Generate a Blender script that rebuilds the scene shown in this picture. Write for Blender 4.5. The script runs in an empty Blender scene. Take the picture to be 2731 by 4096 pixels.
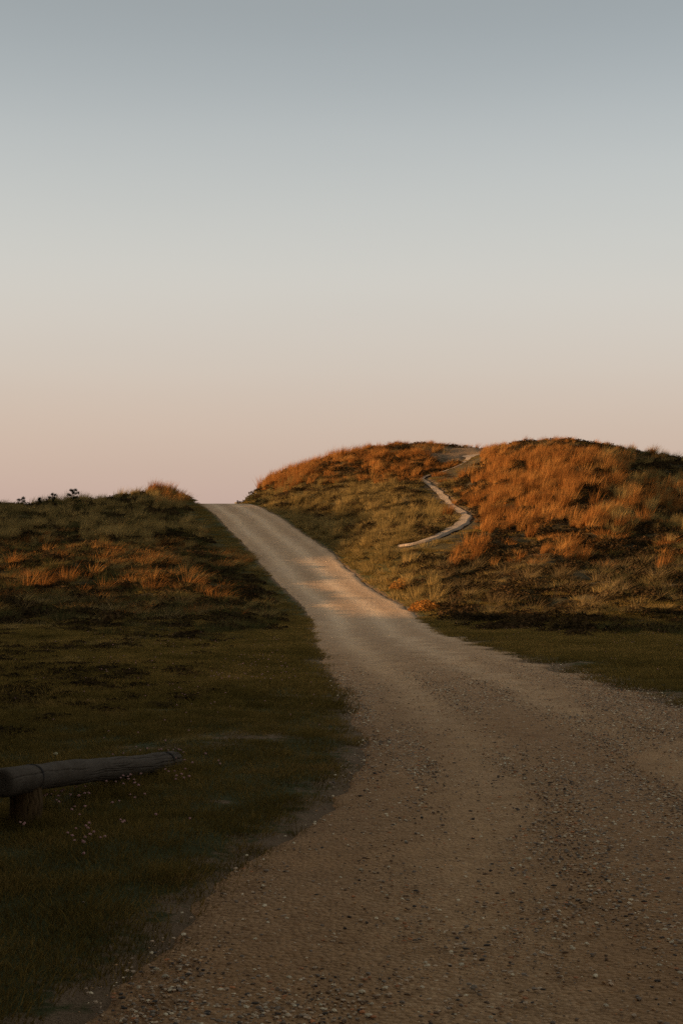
import bpy, bmesh, math, random
import numpy as np
from mathutils import Vector, Matrix

rng = np.random.default_rng(7)
random.seed(7)
SC = bpy.context.scene
COL = SC.collection

# ------------------------------------------------------------------ camera
CAM_H, FPX, CX, HY = 1.6, 5689.0, 1365.5, 2250.0      # eye height, focal length in photo pixels, centre column, horizon row
cam = bpy.data.cameras.new('camera'); camo = bpy.data.objects.new('camera', cam); COL.objects.link(camo)
cam.sensor_fit = 'VERTICAL'; cam.sensor_height = 36.0; cam.sensor_width = 24.0; cam.lens = 50.0
cam.clip_start = 0.1; cam.clip_end = 12000
PITCH = math.atan((HY - 2048) / FPX)
camo.location = (0, 0, CAM_H); camo.rotation_euler = (math.pi / 2 + PITCH, 0, 0)
SC.camera = camo

# ------------------------------------------------------------------ light and exposure
SUN_EL, SUN_AZ = math.radians(7.0), math.atan2(-1.0, -0.15)     # azimuth measured clockwise from +Y
EXPOSURE = 0.98
sd = Vector((math.sin(SUN_AZ) * math.cos(SUN_EL), math.cos(SUN_AZ) * math.cos(SUN_EL), math.sin(SUN_EL)))
sun = bpy.data.lights.new('sun', 'SUN'); suno = bpy.data.objects.new('sun', sun); COL.objects.link(suno)
sun.energy = 4.5; sun.angle = math.radians(0.8); sun.color = (1.0, 0.60, 0.30)
suno.rotation_euler = sd.to_track_quat('Z', 'Y').to_euler(); suno.location = (-30, -10, 30)

W = bpy.data.worlds.new('World'); SC.world = W; W.use_nodes = True
nt = W.node_tree; nt.nodes.clear()
def N(t, typ, **kw):
    n = t.nodes.new(typ)
    for k, v in kw.items(): setattr(n, k, v)
    return n
sky = N(nt, 'ShaderNodeTexSky', sky_type='NISHITA'); sky.sun_disc = False
sky.sun_elevation = SUN_EL; sky.sun_rotation = SUN_AZ; sky.air_density = 1.0; sky.dust_density = 4.0; sky.ozone_density = 1.5
geo = N(nt, 'ShaderNodeTexCoord'); sep = N(nt, 'ShaderNodeSeparateXYZ'); nt.links.new(geo.outputs['Generated'], sep.inputs[0])
ramp = N(nt, 'ShaderNodeValToRGB'); nt.links.new(sep.outputs['Z'], ramp.inputs[0])
cr = ramp.color_ramp; cr.interpolation = 'B_SPLINE'
SKY = [(0.0, (.60, .42, .385)), (.05, (.61, .435, .385)), (.09, (.63, .455, .375)), (.134, (.655, .52, .435)),
       (.207, (.66, .615, .54)), (.291, (.475, .475, .448)), (.368, (.295, .305, .29)), (.55, (.32, .30, .26)), (1.0, (.33, .30, .24))]
while len(cr.elements) < len(SKY): cr.elements.new(0.5)
for e, (p, c) in zip(cr.elements, SKY): e.position = p; e.color = (*c, 1)
bg1 = N(nt, 'ShaderNodeBackground'); bg2 = N(nt, 'ShaderNodeBackground'); add = N(nt, 'ShaderNodeAddShader'); out = N(nt, 'ShaderNodeOutputWorld')
mpw = N(nt, 'ShaderNodeMapping'); mpw.inputs['Scale'].default_value = (1.2, 1.2, 9); nt.links.new(geo.outputs['Generated'], mpw.inputs[0])
hz = N(nt, 'ShaderNodeTexNoise'); hz.inputs['Scale'].default_value = 1.6; hz.inputs['Detail'].default_value = 3; nt.links.new(mpw.outputs[0], hz.inputs['Vector'])
hm = N(nt, 'ShaderNodeMapRange'); hm.inputs['To Min'].default_value = .96; hm.inputs['To Max'].default_value = 1.04; nt.links.new(hz.outputs['Fac'], hm.inputs[0])
vm = N(nt, 'ShaderNodeVectorMath', operation='SCALE'); nt.links.new(ramp.outputs[0], vm.inputs[0]); nt.links.new(hm.outputs[0], vm.inputs['Scale'])
nt.links.new(vm.outputs[0], bg1.inputs[0]); bg1.inputs[1].default_value = 0.42
nt.links.new(sky.outputs[0], bg2.inputs[0]); bg2.inputs[1].default_value = 0.045
nt.links.new(bg1.outputs[0], add.inputs[0]); nt.links.new(bg2.outputs[0], add.inputs[1]); nt.links.new(add.outputs[0], out.inputs[0])
vs = SC.view_settings; vs.view_transform = 'Standard'; vs.look = 'None'; vs.gamma = 1.0; vs.use_curve_mapping = False; vs.exposure = EXPOSURE
SC.render.engine = 'CYCLES'; SC.cycles.use_denoising = False; SC.cycles.use_adaptive_sampling = False; SC.cycles.max_bounces = 6; SC.cycles.diffuse_bounces = 3; SC.cycles.transparent_max_bounces = 6

# ------------------------------------------------------------------ helpers
def tag(o, label=None, cat=None, group=None, kind=None):
    if label: o['label'] = label
    if cat: o['category'] = cat
    if group: o['group'] = group
    if kind: o['kind'] = kind
    return o
def link(name, me, mat=None, parent=None):
    o = bpy.data.objects.new(name, me); COL.objects.link(o)
    if mat is not None and me is not None and not me.materials: me.materials.append(mat)
    if parent is not None: o.parent = parent
    return o
def mesh(name, v, f, smooth=False):
    me = bpy.data.meshes.new(name)
    v = np.asarray(v, dtype=np.float32)
    if isinstance(f, np.ndarray):
        k = f.shape[1]
        me.vertices.add(len(v)); me.vertices.foreach_set('co', v.ravel())
        me.loops.add(f.size); me.loops.foreach_set('vertex_index', f.astype(np.int32).ravel())
        me.polygons.add(len(f)); me.polygons.foreach_set('loop_start', np.arange(0, f.size, k, dtype=np.int32))
        me.update(calc_edges=True)
    else:
        me.from_pydata([tuple(map(float, p)) for p in v], [], f)
    if smooth: me.polygons.foreach_set('use_smooth', np.ones(len(me.polygons), dtype=bool))
    me.update(); return me
def attr(me, name, vals, typ='FLOAT'):
    a = me.attributes.new(name, typ, 'POINT')
    vals = np.asarray(vals)
    if typ == 'FLOAT': a.data.foreach_set('value', vals.astype(np.float32))
    elif typ == 'INT': a.data.foreach_set('value', vals.astype(np.int32))
    elif typ == 'FLOAT_VECTOR': a.data.foreach_set('vector', vals.astype(np.float32).ravel())
def _h(ix, iy, s):
    n = (ix.astype(np.int64) * 374761393 + iy.astype(np.int64) * 668265263 + s * 974711) & 0x7fffffff
    n = ((n ^ (n >> 13)) * 1274126177) & 0x7fffffff
    return ((n ^ (n >> 16)) & 0xffff) / 65535.0
def vnoise(x, y, s=0):
    ix = np.floor(x); iy = np.floor(y); fx = x - ix; fy = y - iy
    fx = fx * fx * (3 - 2 * fx); fy = fy * fy * (3 - 2 * fy)
    a = _h(ix, iy, s); b = _h(ix + 1, iy, s); c = _h(ix, iy + 1, s); d = _h(ix + 1, iy + 1, s)
    return (a + (b - a) * fx) * (1 - fy) + (c + (d - c) * fx) * fy
def fbm(x, y, o=4, s=0):
    r = 0; a = 1.0; t = 0
    for i in range(o):
        r = r + a * (vnoise(x, y, s + i) * 2 - 1); t += a; a *= 0.5; x = x * 2.03 + 17.1; y = y * 2.03 - 5.3
    return r / t
def sstep(a, b, x):
    t = np.clip((x - a) / (b - a), 0, 1); return t * t * (3 - 2 * t)

# ------------------------------------------------------------------ terrain heights
S = 4096 / 2352.0
def pix(sx, sy, d):            # reading of the photograph (at 1568 px width) at distance d
    return ((sx * S - CX) / FPX * d, d, CAM_H + (HY - sy * S) / FPX * d)
RD = np.array([-12, 0, 5.6, 6.6, 7.7, 8.7, 10.7, 12.8, 15, 18.1, 22.9, 31, 37.8, 43, 50, 58, 65, 70, 78, 80, 90, 100, 130])
RL = np.array([-2.4, -1.6, -.87, -.71, -.53, -.25, .02, .18, .075, -.08, -.34, -.66, -.83, -1.1, -2.4, -3.7, -5.15, -6.1, -7.85, -8.4, -11.2, -14.5, -26])
RRd = np.array([-12, 0, 5, 10, 14.2, 18.4, 20.2, 22.4, 25, 29.3, 34, 42.5, 45, 48, 50, 58, 65, 68.5, 80, 90, 100, 130])
RR = np.array([7.0, 6.0, 5.0, 4.3, 3.85, 3.6, 3.4, 3.13, 2.8, 2.48, 2.25, 2.1, 1.6, .97, .73, -.42, -1.97, -2.7, -5.3, -8.2, -11.3, -22])
ZD = np.array([-20, 38, 42, 45, 50, 55, 60, 65, 70, 75, 78, 80, 83, 88, 95, 105, 130])
ZZ = np.array([0, 0, .15, .42, 1.0, 1.6, 2.35, 3.1, 3.85, 4.5, 4.78, 4.9, 4.95, 4.6, 3.7, 2.4, 0])
def smooth_tab(xs, ys, w):
    g = np.arange(xs[0], xs[-1], 0.1); v = np.interp(g, xs, ys); k = max(3, int(w / 0.1) | 1)
    p = np.pad(v, k // 2, mode='edge'); ker = np.hanning(k + 2)[1:-1]; ker /= ker.sum()
    return g, np.convolve(p, ker, 'valid')
gL, vL = smooth_tab(RD, RL, 3.0); gR, vR = smooth_tab(RRd, RR, 6.0); gZ, vZ = smooth_tab(ZD, ZZ, 3.0)
roadL = lambda y: np.interp(y, gL, vL); roadR = lambda y: np.interp(y, gR, vR); roadZ = lambda y: np.interp(y, gZ, vZ)

P = []
for y in (-12, -2, 6, 12, 18, 24, 30):
    for x in (-5, 0, 5, 10): P.append((x, y, 0.0))
    P.append((-9, y, .12))
for x, y in ((3.5, 36.5), (9, 35), (15, 34), (22, 33)): P.append((x, y, .02))
for d in (36, 42, 45, 50, 55, 60, 65, 70, 75, 78, 80, 83, 88, 95, 105, 120):
    for u in (0.0, .5, 1.0):
        P.append((float(roadL(d) * (1 - u) + roadR(d) * u), d, float(roadZ(d))))
RIGHT = [(1100,1390,41),(1300,1390,40),(1500,1400,38),(1100,1330,45),(1300,1320,44.5),(1500,1330,43),(1050,1270,50),(1200,1260,49.5),
 (1350,1255,49),(1540,1260,48),(1100,1210,56),(1250,1200,54.5),(1400,1190,54),(1560,1195,57),(1150,1140,62),(1300,1120,60.5),(1450,1120,62.5),
 (1568,1120,66.5),(1200,1060,68),(1300,1050,67),(1430,1075,67.5),(1560,1085,71),(1150,1029,74),(1230,1020,73),(1300,1011,72),(1380,1046,70),
 (1460,1053,73),(1568,1057,76),(1040,1028,82),(940,1026,81),(850,1039,81),(770,1056,81),(690,1078,82),(640,1096,83),(605,1124,84),(580,1148,84.5),
 (1000,1075,76.5),(900,1085,76),(800,1095,77),(720,1110,77.5),(650,1135,79),(1000,1130,69),(900,1140,69.5),(800,1150,70.5),(700,1170,73),
 (1000,1190,61.5),(900,1195,62),(800,1203,65),(740,1220,66.5),(940,1245,54.5),(850,1245,57),(860,1290,51.5),(930,1330,47),(1000,1380,43),
 (1085,1035,80),(1060,1063,76),(1070,1100,71),(1070,1150,65.5)]
LEFT = [(0,1166,70),(100,1163,70),(200,1164,70.5),(300,1161,72),(370,1143,76),(415,1131,78),(455,1150,79.5),(0,1200,63),(150,1200,63),(300,1200,65),
 (430,1195,69),(0,1250,55),(150,1250,54.5),(300,1250,55),(450,1240,60),(0,1285,48.5),(250,1290,48.5),(400,1310,49),(520,1300,51.5),(0,1340,44),
 (200,1345,43.5),(400,1355,43.5),(530,1350,45.5),(0,1400,39),(250,1405,38.5),(450,1410,38.5),(600,1405,41),(0,1450,32.5),(300,1450,32.5),(560,1445,34)]
for a in RIGHT + LEFT: P.append(pix(*a))
# land outside the picture: dunes go on, the unseen left ridge shaped to block the sun, the ground falls away behind the crests
P += [(-17,84,2.6),(-10,104,2.2),(8,100,4.8),(18,95,4.2),(12,118,2),(-20,120,.6),(24,80,6.0),(30,70,4.6),(30,50,2.4),(34,36,1.2),(30,20,.3),(30,0,.2),(34,100,3),(0,135,0),(30,135,0),(-30,135,0)]
for y, z in ((-12, 7.5), (6, 8.0), (16, 8.0), (24, 7.2), (32, 5.3), (38, 4.2), (44, 5.0), (51, 7.8), (58, 9.4), (71, 9.0), (83, 8), (100, 4)): P.append((-45, y, z))  # unseen ridge added to cast shade, its dip lets sun through
for y, z in ((-12, 1.2), (0, 1.3), (12, 1.3), (24, 1.2), (34, 1.2), (44, 2.0), (54, 3.6), (64, 5.2)): P.append((-22, y, z))  # unseen foot of the ridge, kept low to let sun onto the bank
P = np.array(P)
def tps(r2): return 0.5 * r2 * np.log(r2 + 1e-9)
n = len(P); A = np.zeros((n + 3, n + 3)); dx = P[:, None, 0] - P[None, :, 0]; dy = P[:, None, 1] - P[None, :, 1]
A[:n, :n] = tps(dx * dx + dy * dy) + np.eye(n) * 0.6; A[:n, n] = 1; A[:n, n + 1:] = P[:, :2]; A[n, :n] = 1; A[n + 1:, :n] = P[:, :2].T
wts = np.linalg.solve(A, np.concatenate([P[:, 2], [0, 0, 0]]))
GX0, GX1, GY0, GY1, GS = -50.0, 40.0, -14.0, 140.0, 0.25
gx = np.arange(GX0, GX1 + GS, GS); gy = np.arange(GY0, GY1 + GS, GS)
BASE = np.zeros((len(gy), len(gx)))
for j, yy in enumerate(gy):
    r2 = (gx[:, None] - P[None, :, 0]) ** 2 + (yy - P[None, :, 1]) ** 2
    BASE[j] = tps(r2) @ wts[:n] + wts[n] + wts[n + 1] * gx + wts[n + 2] * yy
def base(x, y):
    fx = np.clip((x - GX0) / GS, 0, len(gx) - 1.001); fy = np.clip((y - GY0) / GS, 0, len(gy) - 1.001)
    ix = fx.astype(int); iy = fy.astype(int); fx = fx - ix; fy = fy - iy
    return (BASE[iy, ix] * (1 - fx) + BASE[iy, ix + 1] * fx) * (1 - fy) + (BASE[iy + 1, ix] * (1 - fx) + BASE[iy + 1, ix + 1] * fx) * fy
def road_dist(x, y):           # metres outside the road (negative on it)
    return np.maximum(roadL(y) - x, x - roadR(y))
PW = None
def path_dist(x, y):
    x = np.asarray(x); best = np.full(x.shape, 99.0)
    for a, bb in zip(PW[:-1], PW[1:]):
        d = bb[:2] - a[:2]; L = d @ d + 1e-9
        tt = np.clip(((x - a[0]) * d[0] + (y - a[1]) * d[1]) / L, 0, 1)
        best = np.minimum(best, np.hypot(x - a[0] - tt * d[0], y - a[1] - tt * d[1]))
    return best
def H(x, y):
    x = np.asarray(x, float); y = np.asarray(y, float)
    z = base(x, y); rd = road_dist(x, y)
    fl = (1 - sstep(-.2, np.where((x < roadL(y)) & (y > 73), .45, 1.5), rd)) * sstep(36, 42, y) * (1 - sstep(92, 105, y)); z = z * (1 - fl) + roadZ(y) * fl
    slope = sstep(31, 40, y)
    off = sstep(0.0, 3.0, rd)
    if PW is None: off = off * 0
    else: off = off * sstep(.3, 1.8, np.where((y > 40) & (x > -6) & (x < 9), path_dist(x, y), 9.0))
    z = z + off * slope * (0.30 * fbm(x * .45, y * .30, 4, 3) + .17 * fbm(x * 1.25, y * .85, 4, 9))
    z = z + (1 - slope) * (sstep(-.1, .7, rd) * (.035 + (.05 + .07 * sstep(2, 6, rd)) * fbm(x * .8, y * .5, 4, 21)))
    z = z + (1 - sstep(40, 60, y)) * (rd < 0) * (.012 * fbm(x * 1.3, y * .5, 3, 31))
    return z
def hit(px, py, d0=3.0, d1=110.0):    # where the line of sight through a photo pixel meets the ground
    d = np.geomspace(d0, d1, 3000)
    x = (px - CX) / FPX * d; z = CAM_H + (HY - py) / FPX * d
    below = np.nonzero(z < H(x, d))[0]
    i = below[0] if len(below) else len(d) - 1
    return float(x[i]), float(d[i]), float(H(x[i], d[i]))
def hits(sx, sy): return hit(sx * S, sy * S)
def project(x, y, z): return (CX + x / y * FPX) / S, (HY - (z - CAM_H) / y * FPX) / S

PATH = [(915,1253),(945,1249),(975,1242),(1005,1231),(1035,1216),(1058,1202),(1070,1188),(1064,1176),(1046,1165),(1028,1150),(1014,1135),(1000,1120),(984,1108),(966,1097),(985,1088),(1020,1079),(1050,1068),(1072,1055),(1082,1042)]
PT = np.array([hits(*p) for p in PATH])
for _ in range(2):      # rounder bends
    q = PT[:-1] * .75 + PT[1:] * .25; r = PT[:-1] * .25 + PT[1:] * .75
    PT = np.concatenate([PT[:1], np.stack([q, r], 1).reshape(-1, 3), PT[-1:]])
PW = PT
# ------------------------------------------------------------------ materials
def newmat(name, rough=0.9, spec=0.15):
    m = bpy.data.materials.new(name); m.use_nodes = True; t = m.node_tree; b = t.nodes['Principled BSDF']
    b.inputs['Roughness'].default_value = rough; b.inputs['Specular IOR Level'].default_value = spec
    return m, t, b
def rampnode(t, src, stops, interp='LINEAR'):
    r = N(t, 'ShaderNodeValToRGB'); c = r.color_ramp; c.interpolation = interp
    while len(c.elements) < len(stops): c.elements.new(0.5)
    for e, (p, col) in zip(c.elements, stops): e.position = p; e.color = (*col, 1) if len(col) == 3 else col
    t.links.new(src, r.inputs[0]); return r.outputs[0]
def noise(t, vec, scale, detail=4, rough=.55, dist=0):
    n = N(t, 'ShaderNodeTexNoise'); n.inputs['Scale'].default_value = scale; n.inputs['Detail'].default_value = detail
    n.inputs['Roughness'].default_value = rough; n.inputs['Distortion'].default_value = dist
    if vec is not None: t.links.new(vec, n.inputs['Vector'])
    return n.outputs['Fac']
def mixc(t, fac, a, b, mode='MIX'):
    m = N(t, 'ShaderNodeMix', data_type='RGBA', blend_type=mode)
    for k, v in ((0, fac), (6, a), (7, b)):
        if isinstance(v, (int, float)): m.inputs[k].default_value = v
        elif isinstance(v, tuple): m.inputs[k].default_value = (*v, 1)
        else: t.links.new(v, m.inputs[k])
    return m.outputs[2]
def math_(t, op, a, b=None):
    m = N(t, 'ShaderNodeMath', operation=op)
    for k, v in ((0, a), (1, b)):
        if v is None: continue
        if isinstance(v, (int, float)): m.inputs[k].default_value = v
        else: t.links.new(v, m.inputs[k])
    return m.outputs[0]
def attrn(t, name, typ='GEOMETRY'):
    a = N(t, 'ShaderNodeAttribute', attribute_type=typ); a.attribute_name = name; return a.outputs['Fac']
def bump(t, b, h, strength, dist):
    n = N(t, 'ShaderNodeBump'); n.inputs['Strength'].default_value = strength; n.inputs['Distance'].default_value = dist
    t.links.new(h, n.inputs['Height']); t.links.new(n.outputs[0], b.inputs['Normal'])
def objco(t): return N(t, 'ShaderNodeTexCoord').outputs['Object']

# gravel: sand with stones of many colours, near shade painted in as darker brown
M_road, t, b = newmat('gravel_surface', .95, .1); co = objco(t)
vor = N(t, 'ShaderNodeTexVoronoi'); vor.inputs['Scale'].default_value = 38; t.links.new(co, vor.inputs['Vector'])
sepc = N(t, 'ShaderNodeSeparateColor'); t.links.new(vor.outputs['Color'], sepc.inputs[0])
stone = rampnode(t, sepc.outputs[0], [(0, (.12, .09, .065)), (.2, (.28, .21, .15)), (.45, (.40, .31, .23)), (.7, (.50, .40, .30)), (.88, (.60, .50, .40)), (1, (.34, .19, .10))])
big = noise(t, co, .55, 5, .6); fine = noise(t, co, 11, 6, .7)
sand = mixc(t, fine, (.38, .262, .160), (.58, .43, .285))
k = math_(t, 'MULTIPLY_ADD', big, 1.5); t.nodes[-1].inputs[2].default_value = -.42
c = mixc(t, math_(t, 'MULTIPLY', k, .75), sand, stone)
wear = rampnode(t, attrn(t, 'track'), [(0, (.74, .66, .58)), (1, (1.16, 1.14, 1.10))])
c = mixc(t, .9, c, wear, 'MULTIPLY')
mot = rampnode(t, noise(t, co, 4.2, 5, .75), [(.3, (.80, .77, .73)), (.5, (1, 1, 1)), (.72, (1.16, 1.15, 1.13))]); c = mixc(t, 1.0, c, mot, 'MULTIPLY')
lightc = rampnode(t, attrn(t, 'dry'), [(0, (.82, .69, .53)), (1, (1.18, 1.17, 1.14))])  # foreground shade and slope brightness painted into the gravel colour
c = mixc(t, 1.0, c, lightc, 'MULTIPLY')
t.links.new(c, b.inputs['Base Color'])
bump(t, b, math_(t, 'ADD', math_(t, 'MULTIPLY', vor.outputs['Distance'], -1.2), fine), .9, .02)

# soil, moss and bare sand between the plants
M_ground, t, b = newmat('dune_soil', .95, .08); co = objco(t)
n1 = noise(t, co, .9, 6, .65); n2 = noise(t, co, 7, 6, .7); n3 = noise(t, co, 2.3, 5, .7)
soil = rampnode(t, n1, [(.3, (.035, .026, .014)), (.5, (.062, .048, .022)), (.7, (.095, .072, .030))])
soil = mixc(t, math_(t, 'MULTIPLY', n2, .5), soil, (.085, .06, .035))
green = mixc(t, n3, (.045, .048, .016), (.085, .085, .028))
c = mixc(t, attrn(t, 'green'), soil, green)
sandc = mixc(t, n2, (.12, .078, .042), (.29, .195, .115))
msk = math_(t, 'ADD', attrn(t, 'sand'), math_(t, 'MULTIPLY', math_(t, 'SUBTRACT', noise(t, co, 4.5, 6, .75), .5), 1.7))
msk = rampnode(t, msk, [(.42, (0, 0, 0)), (.62, (1, 1, 1))])
c = mixc(t, msk, c, sandc)
t.links.new(c, b.inputs['Base Color']); bump(t, b, math_(t, 'ADD', n2, noise(t, co, 28, 4, .7)), .9, .05)

def bladmat(name, cols, trans=.45, spread=1.0):
    # cols: dark, mid, light straw tones picked per plant; blades let light through
    m = bpy.data.materials.new(name); m.use_nodes = True; t = m.node_tree; t.nodes.clear()
    o = N(t, 'ShaderNodeOutputMaterial'); d = N(t, 'ShaderNodeBsdfDiffuse'); tr = N(t, 'ShaderNodeBsdfTranslucent'); mx = N(t, 'ShaderNodeMixShader')
    rnd = N(t, 'ShaderNodeObjectInfo').outputs['Random']
    pos = N(t, 'ShaderNodeNewGeometry').outputs['Position']; pn = math_(t, 'ADD', math_(t, 'MULTIPLY', noise(t, pos, .35, 3), .55), math_(t, 'MULTIPLY', noise(t, pos, 1.9, 3), .55))
    hue = math_(t, 'ADD', math_(t, 'MULTIPLY', rnd, .5), pn)
    c = rampnode(t, math_(t, 'SUBTRACT', hue, .30), cols)
    bl = rampnode(t, attrn(t, 'blade'), [(0, (.62, .62, .62)), (.5, (.95, .95, .95)), (1, (1.35, 1.3, 1.2))])
    c = mixc(t, 1.0, c, bl, 'MULTIPLY')
    t.links.new(c, d.inputs[0]); t.links.new(c, tr.inputs[0]); mx.inputs[0].default_value = trans
    t.links.new(d.outputs[0], mx.inputs[1]); t.links.new(tr.outputs[0], mx.inputs[2]); t.links.new(mx.outputs[0], o.inputs[0]); return m
M_tawny = bladmat('tawny_grass', [(0, (.10, .045, .014)), (.3, (.24, .10, .027)), (.6, (.40, .18, .048)), (.8, (.46, .24, .07)), (1, (.26, .17, .06))])
M_olive = bladmat('olive_grass', [(0, (.10, .075, .026)), (.4, (.22, .155, .055)), (.7, (.35, .245, .09)), (1, (.45, .29, .105))])
M_wispy = bladmat('pale_wispy_grass', [(0, (.12, .08, .034)), (.5, (.23, .16, .07)), (1, (.36, .26, .12))])
M_turf = bladmat('turf_grass', [(0, (.052, .037, .012)), (.3, (.125, .090, .024)), (.6, (.215, .146, .040)), (1, (.36, .215, .075))], .35)
M_dark = bladmat('dark_grass', [(0, (.045, .045, .017)), (.5, (.085, .078, .028)), (1, (.13, .10, .04))], .3)
M_heath = bladmat('heath_leaf', [(0, (.020, .015, .008)), (.5, (.042, .029, .014)), (1, (.085, .048, .022))], .15)
M_rust = bladmat('rusty_herb', [(0, (.22, .085, .02)), (.5, (.34, .14, .03)), (1, (.30, .17, .045))], .35)

# ------------------------------------------------------------------ ground sheet
xs = np.unique(np.concatenate([np.arange(-50, -22, 1.0), np.arange(-22, -9, .3), np.arange(-9, 7, .125), np.arange(7, 22, .25), np.arange(22, 40.1, 1.0)]))
ys = np.unique(np.concatenate([np.arange(-14, 3, .6), np.arange(3, 16, .08), np.arange(16, 34, .15), np.arange(34, 90, .22), np.arange(90, 140.1, 1.0)]))
xs = np.concatenate([[-5000, -900, -200, -90], xs, [80, 200, 900, 5000]]); ys = np.concatenate([[-5000, -900, -200, -60], ys, [170, 300, 1000, 6000]])
X, Y = np.meshgrid(xs, ys)
Z = H(X, Y)
far = np.clip(np.maximum.reduce([-50 - X, X - 40, -14 - Y, Y - 140]) / 150, 0, 1)
Z = Z * (1 - far) + (-.5) * far
rdg = road_dist(X, Y)
inroad = (rdg < 0) & (Y > -13) & (Y < 128)
Z = np.where(inroad, Z - .05 * sstep(0, .25, -rdg), Z)
I = np.arange(X.size).reshape(X.shape)
F = np.stack([I[:-1, :-1], I[:-1, 1:], I[1:, 1:], I[1:, :-1]], -1).reshape(-1, 4)
gme = mesh('ground', np.stack([X, Y, Z], -1).reshape(-1, 3), F, True)
SPOTS = [(1062, 1038, 2.2, 2.6, .95), (1090, 1036, 1.2, 2.0, .8), (560, 1690, .9, .7, .62), (400, 1712, 1.3, .4, .5), (640, 1600, .9, 1.0, .55), (690, 1530, .6, 1.2, .6), (1480, 1455, 1.4, 1.3, .55), (1390, 1520, 1.0, 1.6, .55), (520, 1840, .25, .2, .45)]
sandv = np.zeros(X.shape)
near = (X > -30) & (X < 30) & (Y > 2) & (Y < 100)
edge = np.exp(-np.clip(rdg, 0, 9) / np.where(Y < 34, np.where(X > 1.5, 1.1, np.where(Y > 13, .55, .40)), .22)) * .72
sandv = np.where(near, edge, 0)
pd = np.where(near, path_dist(X, Y), 99); sandv = np.maximum(sandv, .75 * np.exp(-(pd / .5) ** 2)); gco = np.stack([X, Y, Z - .13 * np.exp(-(pd / .50) ** 4)], -1).reshape(-1, 3).astype(np.float32); gme.vertices.foreach_set('co', gco.ravel())
for sx, sy, rx, ry, s in SPOTS:
    hx, hy, hz = hits(sx, sy); sandv = np.maximum(sandv, s * np.exp(-((X - hx) / rx) ** 2 - ((Y - hy) / ry) ** 2))
grn = np.clip(np.exp(-np.clip(rdg, 0, 99) / 2.2) + (1 - sstep(31, 38, Y)) * .75, 0, 1)
attr(gme, 'sand', sandv.ravel()); attr(gme, 'green', grn.ravel())
tag(link('ground', gme, M_ground), kind='structure')

# ------------------------------------------------------------------ gravel road and footpath
def ribbon(ss, left, right, nu, lift, mat, name):
    V = []; U = np.linspace(0, 1, nu)
    for i in range(len(ss)):
        for u in U:
            x = left[i][0] * (1 - u) + right[i][0] * u; y = left[i][1] * (1 - u) + right[i][1] * u
            V.append((x, y, u))
    V = np.array(V); z = H(V[:, 0], V[:, 1]); e = np.minimum(V[:, 2], 1 - V[:, 2])
    z = z + np.where(e < 1e-6, -.06, lift * sstep(0, .08, e) + .002)
    I = np.arange(len(V)).reshape(len(ss), nu)
    F = np.stack([I[:-1, :-1], I[:-1, 1:], I[1:, 1:], I[1:, :-1]], -1).reshape(-1, 4)
    me = mesh(name, np.stack([V[:, 0], V[:, 1], z], -1), F, True)
    return me, V
sy = np.unique(np.concatenate([np.arange(-12, 3, .5), np.arange(3, 18, .05), np.arange(18, 45, .12), np.arange(45, 100, .25), np.arange(100, 126, 1)]))
amp = 1 - .6 * sstep(36, 44, sy); lj = amp * .16 * fbm(sy * 1.3, sy * 0, 5, 51) + .05 * fbm(sy * 6, sy * 0, 3, 58); rj = amp * .25 * fbm(sy * 1.1, sy * 0 + 5, 5, 61) + .06 * fbm(sy * 6, sy * 0, 3, 68) + .55 * sstep(11, 16, sy) * (1 - sstep(26, 36, sy)) * fbm(sy * 2.6, sy * 0, 4, 63)
rme, RV = ribbon(sy, np.stack([roadL(sy) + lj, sy], 1), np.stack([roadR(sy) + rj, sy], 1), 61, .022, M_road, 'gravel_road')
u = RV[:, 2]; wob = .03 * fbm(RV[:, 1] * .25, u * 0, 2, 71)
trk = np.exp(-((u - .24 + wob) / .085) ** 2) + np.exp(-((u - .62 + wob) / .095) ** 2) + .4 * np.exp(-((u - .9) / .06) ** 2)
attr(rme, 'track', np.clip(trk * .8 + .25 * fbm(RV[:, 0] * .9, RV[:, 1] * .3, 4, 75) + .15, 0, 1))
zz = np.zeros(len(RV) * 3, np.float32); rme.vertices.foreach_get('co', zz); zz = zz.reshape(-1, 3); zz[:, 2] -= .018 * np.clip(trk, 0, 1) * (1 - sstep(30, 50, RV[:, 1])) * sstep(0, .1, np.minimum(u, 1 - u)); rme.vertices.foreach_set('co', zz.ravel())
attr(rme, 'dry', sstep(8, 40, RV[:, 1]))  # painted light: shaded tone near the camera, brighter up the slope
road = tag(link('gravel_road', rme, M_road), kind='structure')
M_path, t, b = newmat('path_sand', .95, .08); co = objco(t)
t.links.new(mixc(t, noise(t, co, 3.2, 6, .7), (.21, .155, .105), (.40, .31, .225)), b.inputs['Base Color']); bump(t, b, noise(t, co, 14, 5, .7), .8, .05)
tn = np.gradient(PW[:, :2], axis=0); tn /= np.linalg.norm(tn, axis=1)[:, None]; nr = np.stack([-tn[:, 1], tn[:, 0]], 1)
ii = np.linspace(0, 1, len(PW)); wd = (.03 + .25 * sstep(0, .22, ii) - .14 * sstep(.30, .42, ii) + .45 * sstep(.93, 1, ii)); wl = wd * (1 + .8 * fbm(ii * 45, ii * 0, 3, 81)); wr = wd * (1 + .8 * fbm(ii * 45, ii * 0 + 7, 3, 83))
pme, _ = ribbon(ii, PW[:, :2] + nr * wl[:, None], PW[:, :2] - nr * wr[:, None], 9, np.repeat(-.055 + .075 * (1 - sstep(.30, .42, ii)), 9), M_path, 'footpath')
tag(link('footpath', pme, M_path), kind='structure')

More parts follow.
